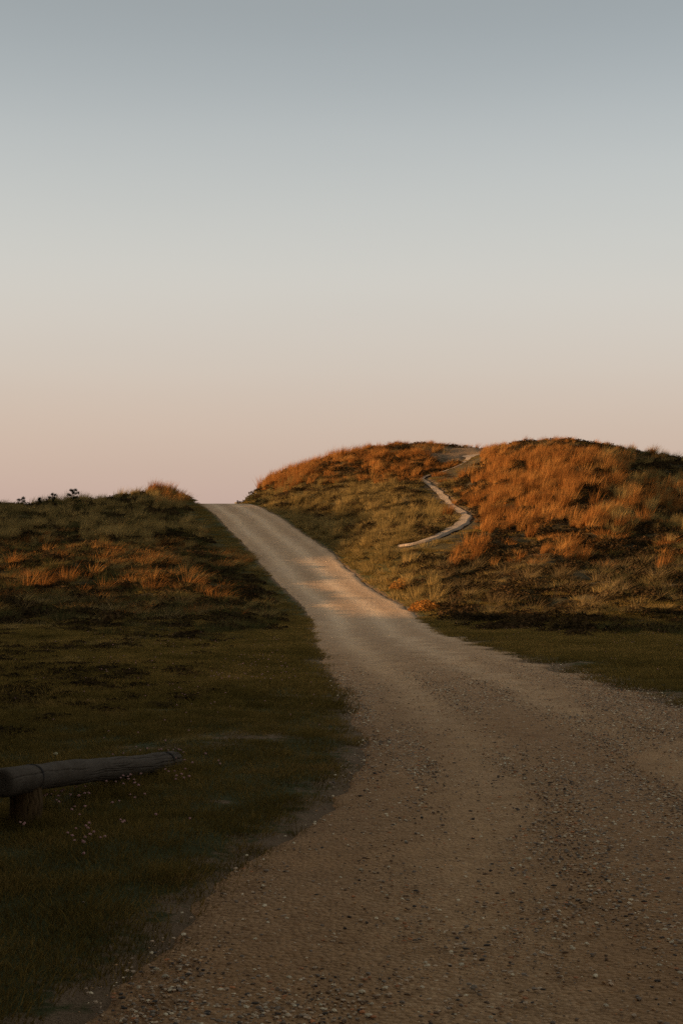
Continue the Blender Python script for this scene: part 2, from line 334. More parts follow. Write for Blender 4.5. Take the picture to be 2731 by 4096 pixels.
# ------------------------------------------------------------------ plants as scattered cover
def blades(nb, spread, h0, h1, w, lean, curl, segs=3, wind=.0, flat=0.0, bottom=.0):
    """a clump of tapering curved grass blades; returns verts, tris, blade tone"""
    V = []; Fc = []; tone = []
    for i in range(nb):
        r = spread * math.sqrt(random.random()); a = random.uniform(0, 2 * math.pi)
        bx, by = r * math.cos(a), r * math.sin(a)
        h = random.uniform(h0, h1) * (1 - .25 * r / max(spread, 1e-6))
        out = a + random.gauss(0, .7); L = lean * random.uniform(.3, 1.2) * (.35 + r / max(spread, 1e-6))
        dx_, dy_ = math.cos(out) * L + wind * random.uniform(.5, 1.3), math.sin(out) * L
        cu = curl * random.uniform(.3, 1.3); face = random.uniform(0, math.pi); ww = w * random.uniform(.6, 1.3); tn_ = random.random()
        k0 = len(V)
        for s in range(segs + 1):
            q = s / segs; wq = ww * (1 - q) * .5
            px = bx + (dx_ * q + dx_ * cu * q * q) * h; py = by + (dy_ * q + dy_ * cu * q * q) * h; pz = h * (q - cu * .33 * q * q) * (1 - flat) - bottom * (1 - q)
            if s < segs:
                V.append((px - math.cos(face) * wq, py - math.sin(face) * wq, pz)); V.append((px + math.cos(face) * wq, py + math.sin(face) * wq, pz)); tone += [tn_, tn_]
            else: V.append((px, py, pz)); tone.append(tn_)
        for s in range(segs - 1):
            a0 = k0 + 2 * s; Fc += [(a0, a0 + 1, a0 + 3), (a0, a0 + 3, a0 + 2)]
        a0 = k0 + 2 * (segs - 1); Fc.append((a0, a0 + 1, a0 + 2))
    return np.array(V), np.array(Fc), np.array(tone)
def clump_mesh(name, mat, parts):
    V, Fc, T = [], [], []; k = 0
    for v, f, tn_ in parts: V.append(v); Fc.append(f + k); T.append(tn_); k += len(v)
    me = mesh(name, np.concatenate(V), np.concatenate(Fc)); attr(me, 'blade', np.concatenate(T)); me.materials.append(mat); return me
def heath_part(nb, rad, h, leaf):
    V = []; Fc = []; tone = []
    for i in range(nb):
        a = random.uniform(0, 6.283); r = rad * math.sqrt(random.random()); top = h * (1 - (r / rad) ** 2) ** .5
        c = Vector((r * math.cos(a), r * math.sin(a), top * random.uniform(.35, 1.05)))
        d1 = Vector((random.gauss(0, 1), random.gauss(0, 1), random.gauss(.4, .6))).normalized(); d2 = d1.orthogonal(); d2.rotate(Matrix.Rotation(random.uniform(0, 6.28), 3, d1))
        s = leaf * random.uniform(.6, 1.5); k0 = len(V); V += [tuple(c - d2 * s * .35), tuple(c + d1 * s), tuple(c + d2 * s * .35)]; Fc.append((k0, k0 + 1, k0 + 2)); tone += [random.random()] * 3
    return np.array(V), np.array(Fc), np.array(tone)
def variants(name, mat, n, fn):
    return [clump_mesh(name, mat, fn()) for i in range(n)]
WIND = .28
V_tawny = variants('tawny_tuft', M_tawny, 6, lambda: [blades(105, .17, .35, 1.05, .021, .26, .45, 4, WIND * random.uniform(.5, 1.5))])
V_olive = variants('olive_tuft', M_olive, 6, lambda: [blades(105, .18, .30, .90, .020, .32, .45, 4, WIND * random.uniform(.4, 1.2))])
V_mat = variants('tawny_mat', M_tawny, 5, lambda: [blades(110, .30, .15, .42, .018, .75, .8, 3, WIND * random.uniform(.5, 1.4))])
V_omat = variants('olive_mat', M_olive, 5, lambda: [blades(110, .30, .12, .36, .018, .75, .8, 3, WIND * random.uniform(.5, 1.4))])
V_wispy = variants('wispy_tuft', M_wispy, 5, lambda: [blades(46, .22, .25, .60, .010, .8, .75, 4, WIND)])
V_turf = variants('turf_patch', M_turf, 6, lambda: [blades(150, .17, .015, .055, .0045, .6, .5, 2, .1)])
V_turff = variants('turf_patch_far', M_turf, 6, lambda: [blades(170, .30, .03, .09, .010, .6, .5, 2, .15)])
V_dark = variants('dark_tuft', M_dark, 4, lambda: [blades(130, .22, .15, .50, .011, .5, .5, 3, .15)])
V_heath = variants('heath_clump', M_heath, 4, lambda: [heath_part(260, .42, .26, .06)])

def scatter(name, label, cat, vars_, pts, rz, sc, tilt=None):
    """one ground-cover object: its points carry the plants (geometry nodes), because nobody could count them"""
    coll = bpy.data.collections.new(name + '_kinds')
    for i, me in enumerate(vars_):
        o = bpy.data.objects.new('%s_%02d' % (name, i), me); coll.objects.link(o)
    me = bpy.data.meshes.new(name); me.vertices.add(len(pts)); me.vertices.foreach_set('co', np.asarray(pts, np.float32).ravel())
    rot = np.zeros((len(pts), 3)); rot[:, 2] = rz
    if tilt is not None: rot[:, :2] = tilt
    attr(me, 'rot', rot, 'FLOAT_VECTOR'); attr(me, 'scl', sc if np.ndim(sc) == 2 else np.repeat(np.asarray(sc)[:, None], 3, 1), 'FLOAT_VECTOR'); attr(me, 'pick', rng.integers(0, len(vars_), len(pts)), 'INT')
    o = link(name, me)
    g = bpy.data.node_groups.new(name, 'GeometryNodeTree'); g.is_modifier = True
    g.interface.new_socket('Geometry', in_out='INPUT', socket_type='NodeSocketGeometry'); g.interface.new_socket('Geometry', in_out='OUTPUT', socket_type='NodeSocketGeometry')
    gi = g.nodes.new('NodeGroupInput'); go = g.nodes.new('NodeGroupOutput'); ip = g.nodes.new('GeometryNodeInstanceOnPoints'); ci = g.nodes.new('GeometryNodeCollectionInfo')
    ci.inputs['Collection'].default_value = coll; ci.inputs['Separate Children'].default_value = True; ci.inputs['Reset Children'].default_value = True
    def at(nm, ty):
        a = g.nodes.new('GeometryNodeInputNamedAttribute'); a.data_type = ty; a.inputs['Name'].default_value = nm; return a.outputs['Attribute']
    g.links.new(gi.outputs[0], ip.inputs['Points']); g.links.new(ci.outputs[0], ip.inputs['Instance']); ip.inputs['Pick Instance'].default_value = True
    g.links.new(at('pick', 'INT'), ip.inputs['Instance Index'])
    e2r = g.nodes.new('FunctionNodeEulerToRotation'); g.links.new(at('rot', 'FLOAT_VECTOR'), e2r.inputs[0]); g.links.new(e2r.outputs[0], ip.inputs['Rotation'])
    g.links.new(at('scl', 'FLOAT_VECTOR'), ip.inputs['Scale']); g.links.new(ip.outputs[0], go.inputs[0])
    md = o.modifiers.new('scatter', 'NODES'); md.node_group = g
    return tag(o, label, cat, kind='stuff')

def cand(nn, x0, x1, y0, y1):
    x = rng.uniform(x0, x1, nn); y = rng.uniform(y0, y1, nn); z = H(x, y); px, py = project(x, y, z)
    return x, y, z, px, py, road_dist(x, y)
def box(px, py, a, b_, c, d, s=25):      # soft rectangle in photo readings: which bank a spot belongs to
    return sstep(a - s, a + s, px) * (1 - sstep(b_ - s, b_ + s, px)) * sstep(c - s * .6, c + s * .6, py) * (1 - sstep(d - s * .6, d + s * .6, py))
# dune slopes
x, y, z, px, py, rd = cand(180000, -21, 22, 22, 86)
inside = (np.abs(x) < y * .24 + 2.5)
pdist = path_dist(x, y)
patch = fbm(x * .55, y * .4, 4, 101); cl = sstep(-.12, .22, fbm(x * 1.15, y * .62, 3, 111)); patch2 = fbm(x * .25, y * .2, 3, 131)
right = x > roadR(y); left = x < roadL(y)
pfront = np.minimum.reduce([pdist, path_dist(x, y + .9), path_dist(x, y + 1.8), path_dist(x, y + 2.7), path_dist(x, y + 3.6)])
keep = inside & (rd > .25) & (pdist > .26) & ((y > 62.5) | (np.minimum.reduce([pdist, path_dist(x, y + .5), path_dist(x, y + 1.0)]) > .45))
bare = np.zeros(len(x))
for sx, sy_, rx, ry, s in SPOTS[:2]:
    hx, hy, hz = hits(sx, sy_); bare = np.maximum(bare, np.exp(-((x - hx) / rx) ** 2 - ((y - hy) / ry) ** 2))
keep &= bare < .35
onslope = sstep(29, 41, y + 9 * fbm(x * .3, y * .22, 4, 141) + np.where(right, -1, 1.0))
topR = right & ((px > 1060) & (py < 1215 + 25 * patch2) | (px < 1062) & (py < 1092 + 40 * patch2) & (z > 5.2))
d_tawny = np.where(topR, .24 * sstep(-.35, .35, patch + .1), 0)
d_tawny = np.maximum(d_tawny, right * box(px, py, 590, 730, 1040, 1125) * .55)
d_tawny = np.maximum(d_tawny, right * box(px, py, 1080, 1420, 1015, 1120) * .26)
d_tawny = np.maximum(d_tawny, right * box(px, py, 1010, 1568, 1185, 1300, 30) * .16 * sstep(-.1, .35, patch))
d_tawny = np.maximum(d_tawny, left * box(px, py, 350, 450, 1110, 1150) * .5)
d_tawny *= 1 - .8 * (right & (px > 1390) & (py < 1120)) * sstep(1390, 1480, px)
d_olive = right * box(px, py, 600, 1040, 1105, 1240, 20) * .22 * sstep(-.5, .3, patch)
d_olive = np.maximum(d_olive, left * box(px, py, -200, 470, 1100, 1250) * .18 * sstep(-.4, .3, patch))
d_olive = np.maximum(d_olive, right * box(px, py, 1380, 1700, 1040, 1250) * .09)
d_olive = np.maximum(d_olive, right * box(px, py, 780, 1000, 1235, 1400) * .12 * sstep(.3, 1.5, rd))
d_wispy = right * box(px, py, 900, 1700, 1280, 1425) * .05 * sstep(-.3, .3, patch)
d_wispy = np.maximum(d_wispy, left * box(px, py, -200, 560, 1240, 1440) * .06 * sstep(-.3, .3, patch))
for d_ in (d_tawny, d_olive): d_ *= (.05 + .80 * cl) * (pfront > .40)
d_wispy = d_wispy * (pfront > .3)
fade = 1 - sstep(1200, 1335, py + 40 * patch2)
d_mat = right * (px > 1040) * .20 * (.25 + .75 * cl) * sstep(1090, 1140, py) * fade * sstep(-.45, .25, patch + .2) * (pfront > .3)
d_mat = np.maximum(d_mat, right * (px < 1062) * (py < 1110) * .16 * (pfront > .32)); d_mat = np.maximum(d_mat, left * box(px, py, -200, 560, 1225, 1410) * .11 * sstep(-.1, .4, patch))
d_omat = right * box(px, py, 600, 1060, 1100, 1262, 20) * .26 * (pfront > .32) + right * box(px, py, 1040, 1700, 1270, 1420, 30) * .02 + left * box(px, py, -200, 620, 1150, 1420) * .10 * sstep(-.3, .4, patch) + right * box(px, py, 760, 1010, 1235, 1400) * .22
d_heath = .20 * onslope * sstep(.4, 1.6, rd) * (1 - .5 * np.clip(d_tawny * 3, 0, 1)) * (1 - .55 * box(px, py, 780, 960, 1235, 1400))
d_dark = left * .10 * sstep(.6, 2, rd) * onslope + right * .06 * sstep(.6, 2, rd) * onslope * (px > 1380)
d_heath = d_heath * (pfront > .4); d_dark = d_dark * (pfront > .4)
d_verge = .45 * np.exp(-np.clip(rd - .2, 0, 9) / 1.3) + .12 * onslope
ncr = ~(left & (y > 58) & (rd < 1.4))
d_tawny, d_olive, d_wispy, d_heath, d_dark, d_mat, d_omat = [d_ * ncr for d_ in (d_tawny, d_olive, d_wispy, d_heath, d_dark, d_mat, d_omat)]
q = rng.random(len(x)); taken = np.zeros(len(x), bool)
def take(d):
    global taken
    m = keep & ~taken & (rng.random(len(x)) < d * .5); taken |= m; return m
def sc_(m, lo, hi): return rng.uniform(lo, hi, m.sum())
P3 = np.stack([x, y, z - .02], 1)
WR = lambda m: rng.normal(0, .55, m.sum())
m = take(d_tawny); s = sc_(m, .55, 1.1) * np.where(x[m] > 1.5, .55 + .45 * sstep(1022, 1065, py[m]), 1.0); scatter('tawny_dune_grass', 'tall tawny dune grass covering the sunlit dune tops', 'dune grass', V_tawny, P3[m], WR(m), s)
n_t = m.sum()
m = take(d_olive); s = sc_(m, .5, 1.05); scatter('olive_dune_grass', 'olive and straw coloured dune grass in the shaded hollow and on the bank', 'dune grass', V_olive, P3[m], WR(m), s)
n_o = m.sum()
m = take(d_wispy); s = sc_(m, .4, .9); scatter('wispy_dune_grass', 'thin pale wisps of bent grass over the dark lower slopes', 'dune grass', V_wispy, P3[m], WR(m), s)
m = take(d_mat); s = sc_(m, .6, 1.2); scatter('tawny_grass_mat', 'short tawny grass matting the middle of the big dune', 'dune grass', V_mat, P3[m], WR(m), s)
m = take(d_omat); s = sc_(m, .6, 1.2); scatter('straw_grass_mat', 'short straw coloured grass matting the hollow and the banks', 'dune grass', V_omat, P3[m], WR(m), s)
m = take(d_dark); s = sc_(m, .5, 1.0); scatter('dark_dune_grass', 'dark green low grass between the heath on the banks', 'dune grass', V_dark, P3[m], rng.uniform(0, 6.28, m.sum()), s)
m = take(d_heath); s = sc_(m, .5, 1.3); scatter('heath', 'dark brown heath matting the dune slopes', 'heath', V_heath, P3[m] - [0, 0, .04], rng.uniform(0, 6.28, m.sum()), np.stack([s, s, s * rng.uniform(.4, .9, m.sum())], 1))
n_h = m.sum()
m = take(d_verge); s = sc_(m, .7, 1.4)
PV = P3[m]; SV = s
print('SCATTER', n_t, n_o, n_h, len(PV))
x, y, z, px, py, rd = cand(30000, -11, 0, 8, 40)
hd = sstep(1.0, 4.5, rd) * sstep(-.35, .3, fbm(x * .5, y * .3, 4, 161)) * .5
m = (np.abs(x) < y * .24 + 1.5) & (rng.random(len(x)) < hd); s = rng.uniform(.25, .75, m.sum())
scatter('flat_heath', 'dark low heath creeping over the flat left of the road', 'heath', V_heath, np.stack([x, y, z - .03], 1)[m], rng.uniform(0, 6.28, m.sum()), np.stack([s, s, s * rng.uniform(.25, .6, m.sum())], 1))
m = (np.abs(x) < y * .24 + 1.5) & (rd > .8) & (rng.random(len(x)) < .035 * sstep(-.2, .4, fbm(x * .7, y * .5, 3, 171))); s = rng.uniform(.15, .5, m.sum())
scatter('flat_straw_grass', 'thin straw grass stalks scattered through the turf of the flat', 'grass', V_omat, np.stack([x, y, z - .01], 1)[m], WR(m), s)
# flat turf beside the road
x, y, z, px, py, rd = cand(60000, -10, 13, 3.2, 40)
dens = np.where(y < 15, 1.0, .55) * np.clip(1.15 - 1.15 * np.exp(-np.clip(rd + .25 * fbm(x * 2.5, y * 1.2, 3, 181), 0, 9) / np.where(x > 1.5, .9, np.where(y > 13, .5, .35))) , 0.04, 1)
sp = fbm(x * 2.2, y * 1.1, 4, 151)
spot = np.zeros(len(x))
for sx, sy_, rx, ry, s in SPOTS[2:]:
    hx, hy, hz = hits(sx, sy_); spot = np.maximum(spot, np.exp(-((x - hx) / rx) ** 2 - ((y - hy) / ry) ** 2))
dens *= np.clip(1 - 1.1 * spot * sstep(-.5, .2, sp), .05, 1) * sstep(-.75, -.3, sp)
ok = (np.abs(x) < y * .24 + 1.6) & (rd > -.12) & (rng.random(len(x)) < dens)
V_long = variants('long_grass', M_turf, 4, lambda: [blades(60, .10, .06, .20, .005, .45, .6, 3, .12)])
m = (np.abs(x) < y * .24 + 1) & (y < 20) & ((rd > -.10) & (rd < .5) & (rng.random(len(x)) < .30 * sstep(.0, .5, fbm(x * 3, y * 2, 3, 191))) | (rd > .3) & (rng.random(len(x)) < .035 * sstep(.0, .5, fbm(x * 1.3, y * 1.1, 3, 195))))
lx = np.concatenate([rng.normal(-1.89, .14, 26), -1.9 + .66 * (lq := rng.random(90)) + rng.normal(0, .10, 90)]); ly = np.concatenate([rng.normal(8.56, .13, 26), 8.5 + 2.6 * lq + rng.normal(0, .05, 90)])
LP = np.concatenate([np.stack([x, y, z - .01], 1)[m], np.stack([lx, ly, H(lx, ly) - .01], 1)])
scatter('long_turf_grass', 'longer grass blades along the road edge and round the log', 'grass', V_long, LP, rng.uniform(0, 6.28, len(LP)), np.concatenate([rng.uniform(.4, .9, m.sum()), rng.uniform(.5, .95, len(lx))]))
m = ok & (y < 15.5); scatter('turf', 'short cropped green turf beside the near road edge', 'turf', V_turf, np.stack([x, y, z - .004], 1)[m], rng.uniform(0, 6.28, m.sum()), rng.uniform(.7, 1.5, m.sum()))
n1_ = m.sum()
m = ok & (y >= 15.5); PF = np.concatenate([np.stack([x, y, z - .006], 1)[m], PV]); SF = np.concatenate([rng.uniform(.7, 1.3, m.sum()), SV])
scatter('verge_turf', 'green grass of the flat and the verges up the slope', 'turf', V_turff, PF, rng.uniform(0, 6.28, len(PF)), SF)
print('TURF', n1_, len(PF))

# ------------------------------------------------------------------ stones of the road
def stone_mesh(name, mat, seed):
    r = random.Random(seed); bm = bmesh.new(); bmesh.ops.create_icosphere(bm, subdivisions=1, radius=.5)
    ax = Vector((r.uniform(.8, 1.25), r.uniform(.65, 1.0), r.uniform(.32, .55)))
    for v in bm.verts: v.co = Vector((v.co.x * ax.x, v.co.y * ax.y, v.co.z * ax.z)) * r.uniform(.72, 1.2)
    me = bpy.data.meshes.new(name); bm.to_mesh(me); bm.free(); me.materials.append(mat); return me
STONE_COL = {'dark': (.055, .042, .030), 'grey': (.21, .165, .12), 'pale': (.68, .53, .36), 'ochre': (.40, .23, .10), 'orange': (.42, .17, .065), 'brown': (.16, .10, .055), 'tan': (.46, .34, .22)}
SM = {}
for i, (k_, c_) in enumerate(STONE_COL.items()):
    m_, t, b = newmat('stone_' + k_, .8, .25); co = objco(t)
    rr_ = N(t, 'ShaderNodeObjectInfo').outputs['Random']
    cc = mixc(t, noise(t, co, 3.0, 4, .6), tuple(v * .7 for v in c_), tuple(min(v * 1.35, .8) for v in c_))
    t.links.new(mixc(t, 1.0, cc, rampnode(t, rr_, [(0, (.7, .7, .7)), (1, (1.25, 1.22, 1.18))]), 'MULTIPLY'), b.inputs['Base Color'])
    SM[k_] = [stone_mesh('stone', m_, i * 10 + j) for j in range(3)]
def place_stone(px_, py_, wpx, kind):
    hx, hy, hz = hit(px_, py_)
    o = link('stone', random.choice(SM[kind]), None, road)
    w = wpx * hy / FPX; o.scale = (w, w, w * random.uniform(.9, 1.3)); o.rotation_euler = (random.uniform(-.3, .3), random.uniform(-.3, .3), random.uniform(0, 6.28))
    o.location = (hx, hy, hz + .022 + w * .12)
F7 = lambda a, b_: (1366 + a * .8705, 3000 + b_ * .8705)
F6 = lambda a, b_: (a * .871, 3300 + b_ * .871)
for a, b_, k_ in [(735,132,'dark'),(230,887,'brown'),(217,1057,'dark'),(1300,1070,'ochre'),(1320,1105,'tan'),(1125,1115,'dark'),(905,828,'dark'),(787,855,'grey'),(975,820,'pale'),(765,987,'dark'),
  (605,945,'dark'),(495,1000,'dark'),(380,1000,'pale'),(430,1068,'pale'),(115,800,'dark'),(15,828,'dark'),(80,607,'dark'),(88,560,'pale'),(1070,1173,'ochre'),(1295,545,'orange'),(735,697,'orange'),
  (695,720,'orange'),(720,520,'orange'),(790,533,'orange'),(600,327,'dark'),(805,285,'dark'),(675,565,'dark'),(745,1150,'tan'),(905,1195,'dark'),(990,520,'pale'),(765,1223,'ochre'),(600,1040,'ochre'),
  (855,510,'pale'),(35,775,'dark'),(210,690,'brown'),(1488,812,'dark'),(1490,365,'dark'),(1480,310,'ochre'),(180,1107,'brown'),(50,1165,'tan')]:
    place_stone(*F7(a, b_), random.uniform(13, 21), k_)
for a, b_, k_ in [(1118,328,'pale'),(1010,497,'grey'),(960,525,'ochre'),(857,612,'pale'),(1465,558,'pale'),(915,670,'dark'),(880,672,'tan'),(1032,692,'dark'),(1050,625,'brown'),(1095,680,'tan'),(610,735,'dark'),
  (730,747,'tan'),(475,825,'tan'),(620,875,'dark'),(1230,700,'ochre'),(1320,437,'pale'),(1290,855,'ochre'),(1480,115,'dark'),(1445,45,'dark'),(1350,93,'pale'),(1250,265,'tan'),(395,365,'grey')]:
    place_stone(*F6(a, b_), random.uniform(12, 19), k_)
kinds = list(STONE_COL); kw = [.17, .14, .22, .12, .06, .12, .17]
for i in range(238):
    yy = random.uniform(4.95, 8.5) if i < 190 else random.uniform(8.5, 13)
    xl, xr = max(float(roadL(yy)), -yy * .24), min(float(roadR(yy)), yy * .24)
    xx = xl + (xr - xl) * (.05 + .95 * random.betavariate(1.6, 1.3))
    sx_, sy_ = project(xx, yy, float(H(xx, yy)) + .022)
    place_stone(sx_ * S, sy_ * S, random.uniform(7, 12.5), random.choices(kinds, kw)[0])
nn = 190000
yy = 4.6 + (26 - 4.6) * rng.random(nn) ** 1.7; uu = rng.random(nn); xx = roadL(yy) - .10 + uu * (roadR(yy) - roadL(yy) + .4)
tr_ = np.exp(-((uu - .24) / .09) ** 2) + np.exp(-((uu - .62) / .10) ** 2); rowd = np.clip(.12 + .88 * sstep(-.2, .4, fbm(xx * 1.6, yy * .45, 4, 201) + .25 - .55 * tr_), 0, 1); edge_in = np.minimum(uu, 1 - uu)
ok = (np.abs(xx) < yy * .24 + .6) & (rng.random(nn) < rowd * (1 - sstep(11, 26, yy)) * sstep(.0, .07, edge_in))
xx, yy = xx[ok], yy[ok]
ss = .006 + .021 * rng.random(len(xx)) ** 3.6 + .0002 * yy
allv = []
for k_, w_ in zip(kinds, (1, 3, 2, 3, 1, 3, 5)): allv += (SM[k_] * 2)[:w_]
gr = scatter('gravel', None, None, allv, np.stack([xx, yy, H(xx, yy) + .022 + ss * .08], 1), rng.uniform(0, 6.28, len(xx)), ss)
gr.parent = road
print('GRAVEL', len(xx))

# ------------------------------------------------------------------ log rail on its post
def lathe(path, radii, nseg, groove, capn=4):
    """closed round timber along a path; groove(a, s) gives extra radius"""
    path = [Vector(p) for p in path]; V = []; Fc = []; m_ = len(path)
    for i, p in enumerate(path):
        tn_ = (path[min(i + 1, m_ - 1)] - path[max(i - 1, 0)]).normalized(); ux = tn_.cross(Vector((0, 0, 1)));
        if ux.length < .3: ux = Vector((1, 0, 0))
        ux.normalize(); uz = ux.cross(tn_).normalized()
        for j in range(nseg):
            a = 2 * math.pi * j / nseg; r = radii[i] + groove(a, i / (m_ - 1)); V.append(p + ux * (r * math.cos(a)) + uz * (r * math.sin(a)))
    for i in range(m_ - 1):
        for j in range(nseg):
            j2 = (j + 1) % nseg; Fc.append((i * nseg + j, i * nseg + j2, (i + 1) * nseg + j2, (i + 1) * nseg + j))
    for end, idx in ((0, 0), (1, m_ - 1)):
        tn_ = (path[1] - path[0]).normalized() * -1 if end == 0 else (path[-1] - path[-2]).normalized()
        prev = [idx * nseg + j for j in range(nseg)]; c = path[idx]
        for q_ in range(1, capn):
            f = 1 - q_ / capn; k0 = len(V)
            for j in range(nseg):
                pr = V[idx * nseg + j]; V.append(c + (pr - c) * f + tn_ * (.006 * (1 if q_ == 1 else .8) + random.uniform(-.001, .001)))
            for j in range(nseg):
                j2 = (j + 1) % nseg; Fc.append((prev[j], prev[j2], k0 + j2, k0 + j) if end else (prev[j2], prev[j], k0 + j, k0 + j2))
            prev = [k0 + j for j in range(nseg)]
        Fc.append(tuple(prev) if end else tuple(reversed(prev)))
    me = bpy.data.meshes.new('timber'); me.from_pydata([tuple(v) for v in V], [], Fc)
    me.polygons.foreach_set('use_smooth', np.ones(len(me.polygons), dtype=bool)); me.update(); return me
def cracks(n_, width, depth, seed, lmin, lmax):
    r = random.Random(seed); L = [(r.uniform(0, 6.283), r.uniform(-.05, .9), r.uniform(lmin, lmax), r.uniform(.5, 1.2), r.uniform(0, 50)) for _ in range(n_)]
    def g(a, s_):
        o = 0
        for ca, s0, ln, w_, ph in L:
            if s0 < s_ < s0 + ln:
                da = (a - ca - .10 * math.sin(s_ * 14 + ph) - .04 * math.sin(s_ * 53 + ph) + math.pi) % (2 * math.pi) - math.pi
                env = min(1, (s_ - s0) / .05, (s0 + ln - s_) / .05)
                o -= depth * w_ * env * math.exp(-(da / (width * w_)) ** 2)
        return o
    return g
def woodmat(name, c0, c1, c2, axis_scale):
    m_, t, b = newmat(name, .9, .12); co = objco(t)
    mp = N(t, 'ShaderNodeMapping'); mp.inputs['Scale'].default_value = axis_scale; t.links.new(co, mp.inputs[0])
    g1 = noise(t, mp.outputs[0], 9, 6, .7, .4); g2 = noise(t, co, 6, 5, .6)
    c = mixc(t, g1, c0, c1); c = mixc(t, rampnode(t, g2, [(.45, (0, 0, 0)), (.7, (1, 1, 1))]), c, c2)
    t.links.new(c, b.inputs['Base Color']); bump(t, b, g1, .7, .01); return m_
M_log = woodmat('weathered_grey_wood', (.016, .013, .010), (.15, .118, .085), (.06, .045, .03), (14, 1, 14))
M_post = woodmat('brown_post_wood', (.032, .021, .010), (.18, .11, .045), (.075, .046, .02), (7, 7, 1))
M_band = newmat('dark_wire', .6, .3)[0]; M_band.node_tree.nodes['Principled BSDF'].inputs['Base Color'].default_value = (.02, .016, .013, 1)
A0 = Vector((-1.965, 8.22, .335)); B0 = Vector((-1.31, 11.1, .068))
npth = 170; lp = []; lr = []
for i in range(npth):
    q_ = i / (npth - 1); p = A0.lerp(B0, q_); p.z += .006 * math.sin(q_ * 5.5) - .012 * q_ * (1 - q_); p.x += .012 * math.sin(q_ * 7 + 1)
    lp.append(p); lr.append((.083 * (1 - q_) + .074 * q_) * (1 + .03 * math.sin(q_ * 23) + .02 * math.sin(q_ * 51 + 1)) * (1 - .10 * max(0, 1 - q_ * 90)))
gk = cracks(34, .04, .014, 3, .12, .5); gk2 = cracks(14, .12, .006, 8, .2, .6)
root = bpy.data.objects.new('log_rail', None); COL.objects.link(root); root.location = (-1.89, 8.58, 0.0)
tag(root, 'low weathered grey log rail lying on a stout post in the turf', 'log rail')
def under(o): o.parent = root; o.matrix_parent_inverse = Matrix.Translation(-root.location); return o
lme = lathe(lp, lr, 120, lambda a, s_: gk(a, s_) + gk2(a, s_) + .002 * math.sin(a * 3 + s_ * 9)); lme.materials.append(M_log)
under(link('log', lme))
pc = Vector((-1.893, 8.60, 0)); pp = [Vector((pc.x + .004 * math.sin(i * .3), pc.y, -.25 + .515 * i / 60)) for i in range(61)]
gp = cracks(40, .035, .010, 5, .3, 1.0)
pme_ = lathe(pp, [.101 - .004 * i / 60 for i in range(61)], 140, gp); pme_.materials.append(M_post)
under(link('post', pme_))
def band(q_, r_, th):
    i = int(q_ * (npth - 1)); p = lp[i]; tn_ = (lp[i + 1] - lp[i - 1]).normalized(); ux = tn_.cross(Vector((0, 0, 1))).normalized(); uz = ux.cross(tn_)
    bm = bmesh.new(); rings = []
    for j in range(48):
        a = 2 * math.pi * j / 48; c = ux * math.cos(a) + uz * math.sin(a); o_ = p + tn_ * (.012 * math.sin(a + .5)) + c * (lr[i] * r_ + .003 * math.sin(a * 3))
        rings.append([bm.verts.new(o_ + (c * math.cos(w_) + tn_ * math.sin(w_)) * th) for w_ in (0, 1.57, 3.14, 4.71)])
    for j in range(48):
        for w_ in range(4): bm.faces.new((rings[j][w_], rings[(j + 1) % 48][w_], rings[(j + 1) % 48][(w_ + 1) % 4], rings[j][(w_ + 1) % 4]))
    me = bpy.data.meshes.new('wire_band'); bm.to_mesh(me); bm.free(); me.materials.append(M_band); under(link('wire_band', me))
band(.135, 1.0, .006); band(.93, 1.01, .006)

# ------------------------------------------------------------------ thrift flowers round the log
M_stem = newmat('flower_stem', .9)[0]; M_stem.node_tree.nodes['Principled BSDF'].inputs['Base Color'].default_value = (.10, .085, .03, 1)
def petalmat(name, c0, c1):
    m_, t, b = newmat(name, .9, .1); t.links.new(mixc(t, noise(t, objco(t), 120, 2), c0, c1), b.inputs['Base Color']); return m_
M_pink = petalmat('pink_petal', (.42, .20, .19), (.66, .42, .38)); M_seed = petalmat('dry_seed_head', (.42, .38, .20), (.55, .48, .30))
def head_mesh(name, mat, r, seed, nfl=26):
    rr_ = random.Random(seed); bm = bmesh.new()
    for i in range(nfl):
        zc = 1 - 1.55 * (i + .5) / nfl; a = i * 2.39996; q_ = math.sqrt(max(0, 1 - zc * zc)); d = Vector((q_ * math.cos(a), q_ * math.sin(a), zc * .8))
        c = d * r * rr_.uniform(.72, 1.05); s_ = r * rr_.uniform(.26, .42)
        mt = Matrix.Translation(c) @ d.to_track_quat('Z', 'Y').to_matrix().to_4x4() @ Matrix.Diagonal((s_, s_, s_ * 1.25, 1))
        bmesh.ops.create_icosphere(bm, subdivisions=1, radius=1, matrix=mt) if i % 3 == 0 else bmesh.ops.create_cone(bm, segments=5, radius1=.35, radius2=1.0, depth=1.4, cap_ends=True, matrix=mt)
    me = bpy.data.meshes.new(name); bm.to_mesh(me); bm.free(); me.materials.append(mat); return me
def stem_mesh(name, mat, h, bend, r=.0014):
    bm = bmesh.new(); prev = None
    for i in range(6):
        q_ = i / 5; c = Vector((bend * q_ * q_, 0, h * q_)); ring = [bm.verts.new(c + Vector((math.cos(k * 2.094), math.sin(k * 2.094), 0)) * r) for k in range(3)]
        if prev:
            for k in range(3): bm.faces.new((prev[k], prev[(k + 1) % 3], ring[(k + 1) % 3], ring[k]))
        prev = ring
    me = bpy.data.meshes.new(name); bm.to_mesh(me); bm.free(); me.materials.append(mat); return me
HEADS = [head_mesh('flower_head', M_pink, .0062, i) for i in range(4)]; STEMS = [stem_mesh('stem', M_stem, .10, b_) for b_ in (.012, -.010, .02, .004)]
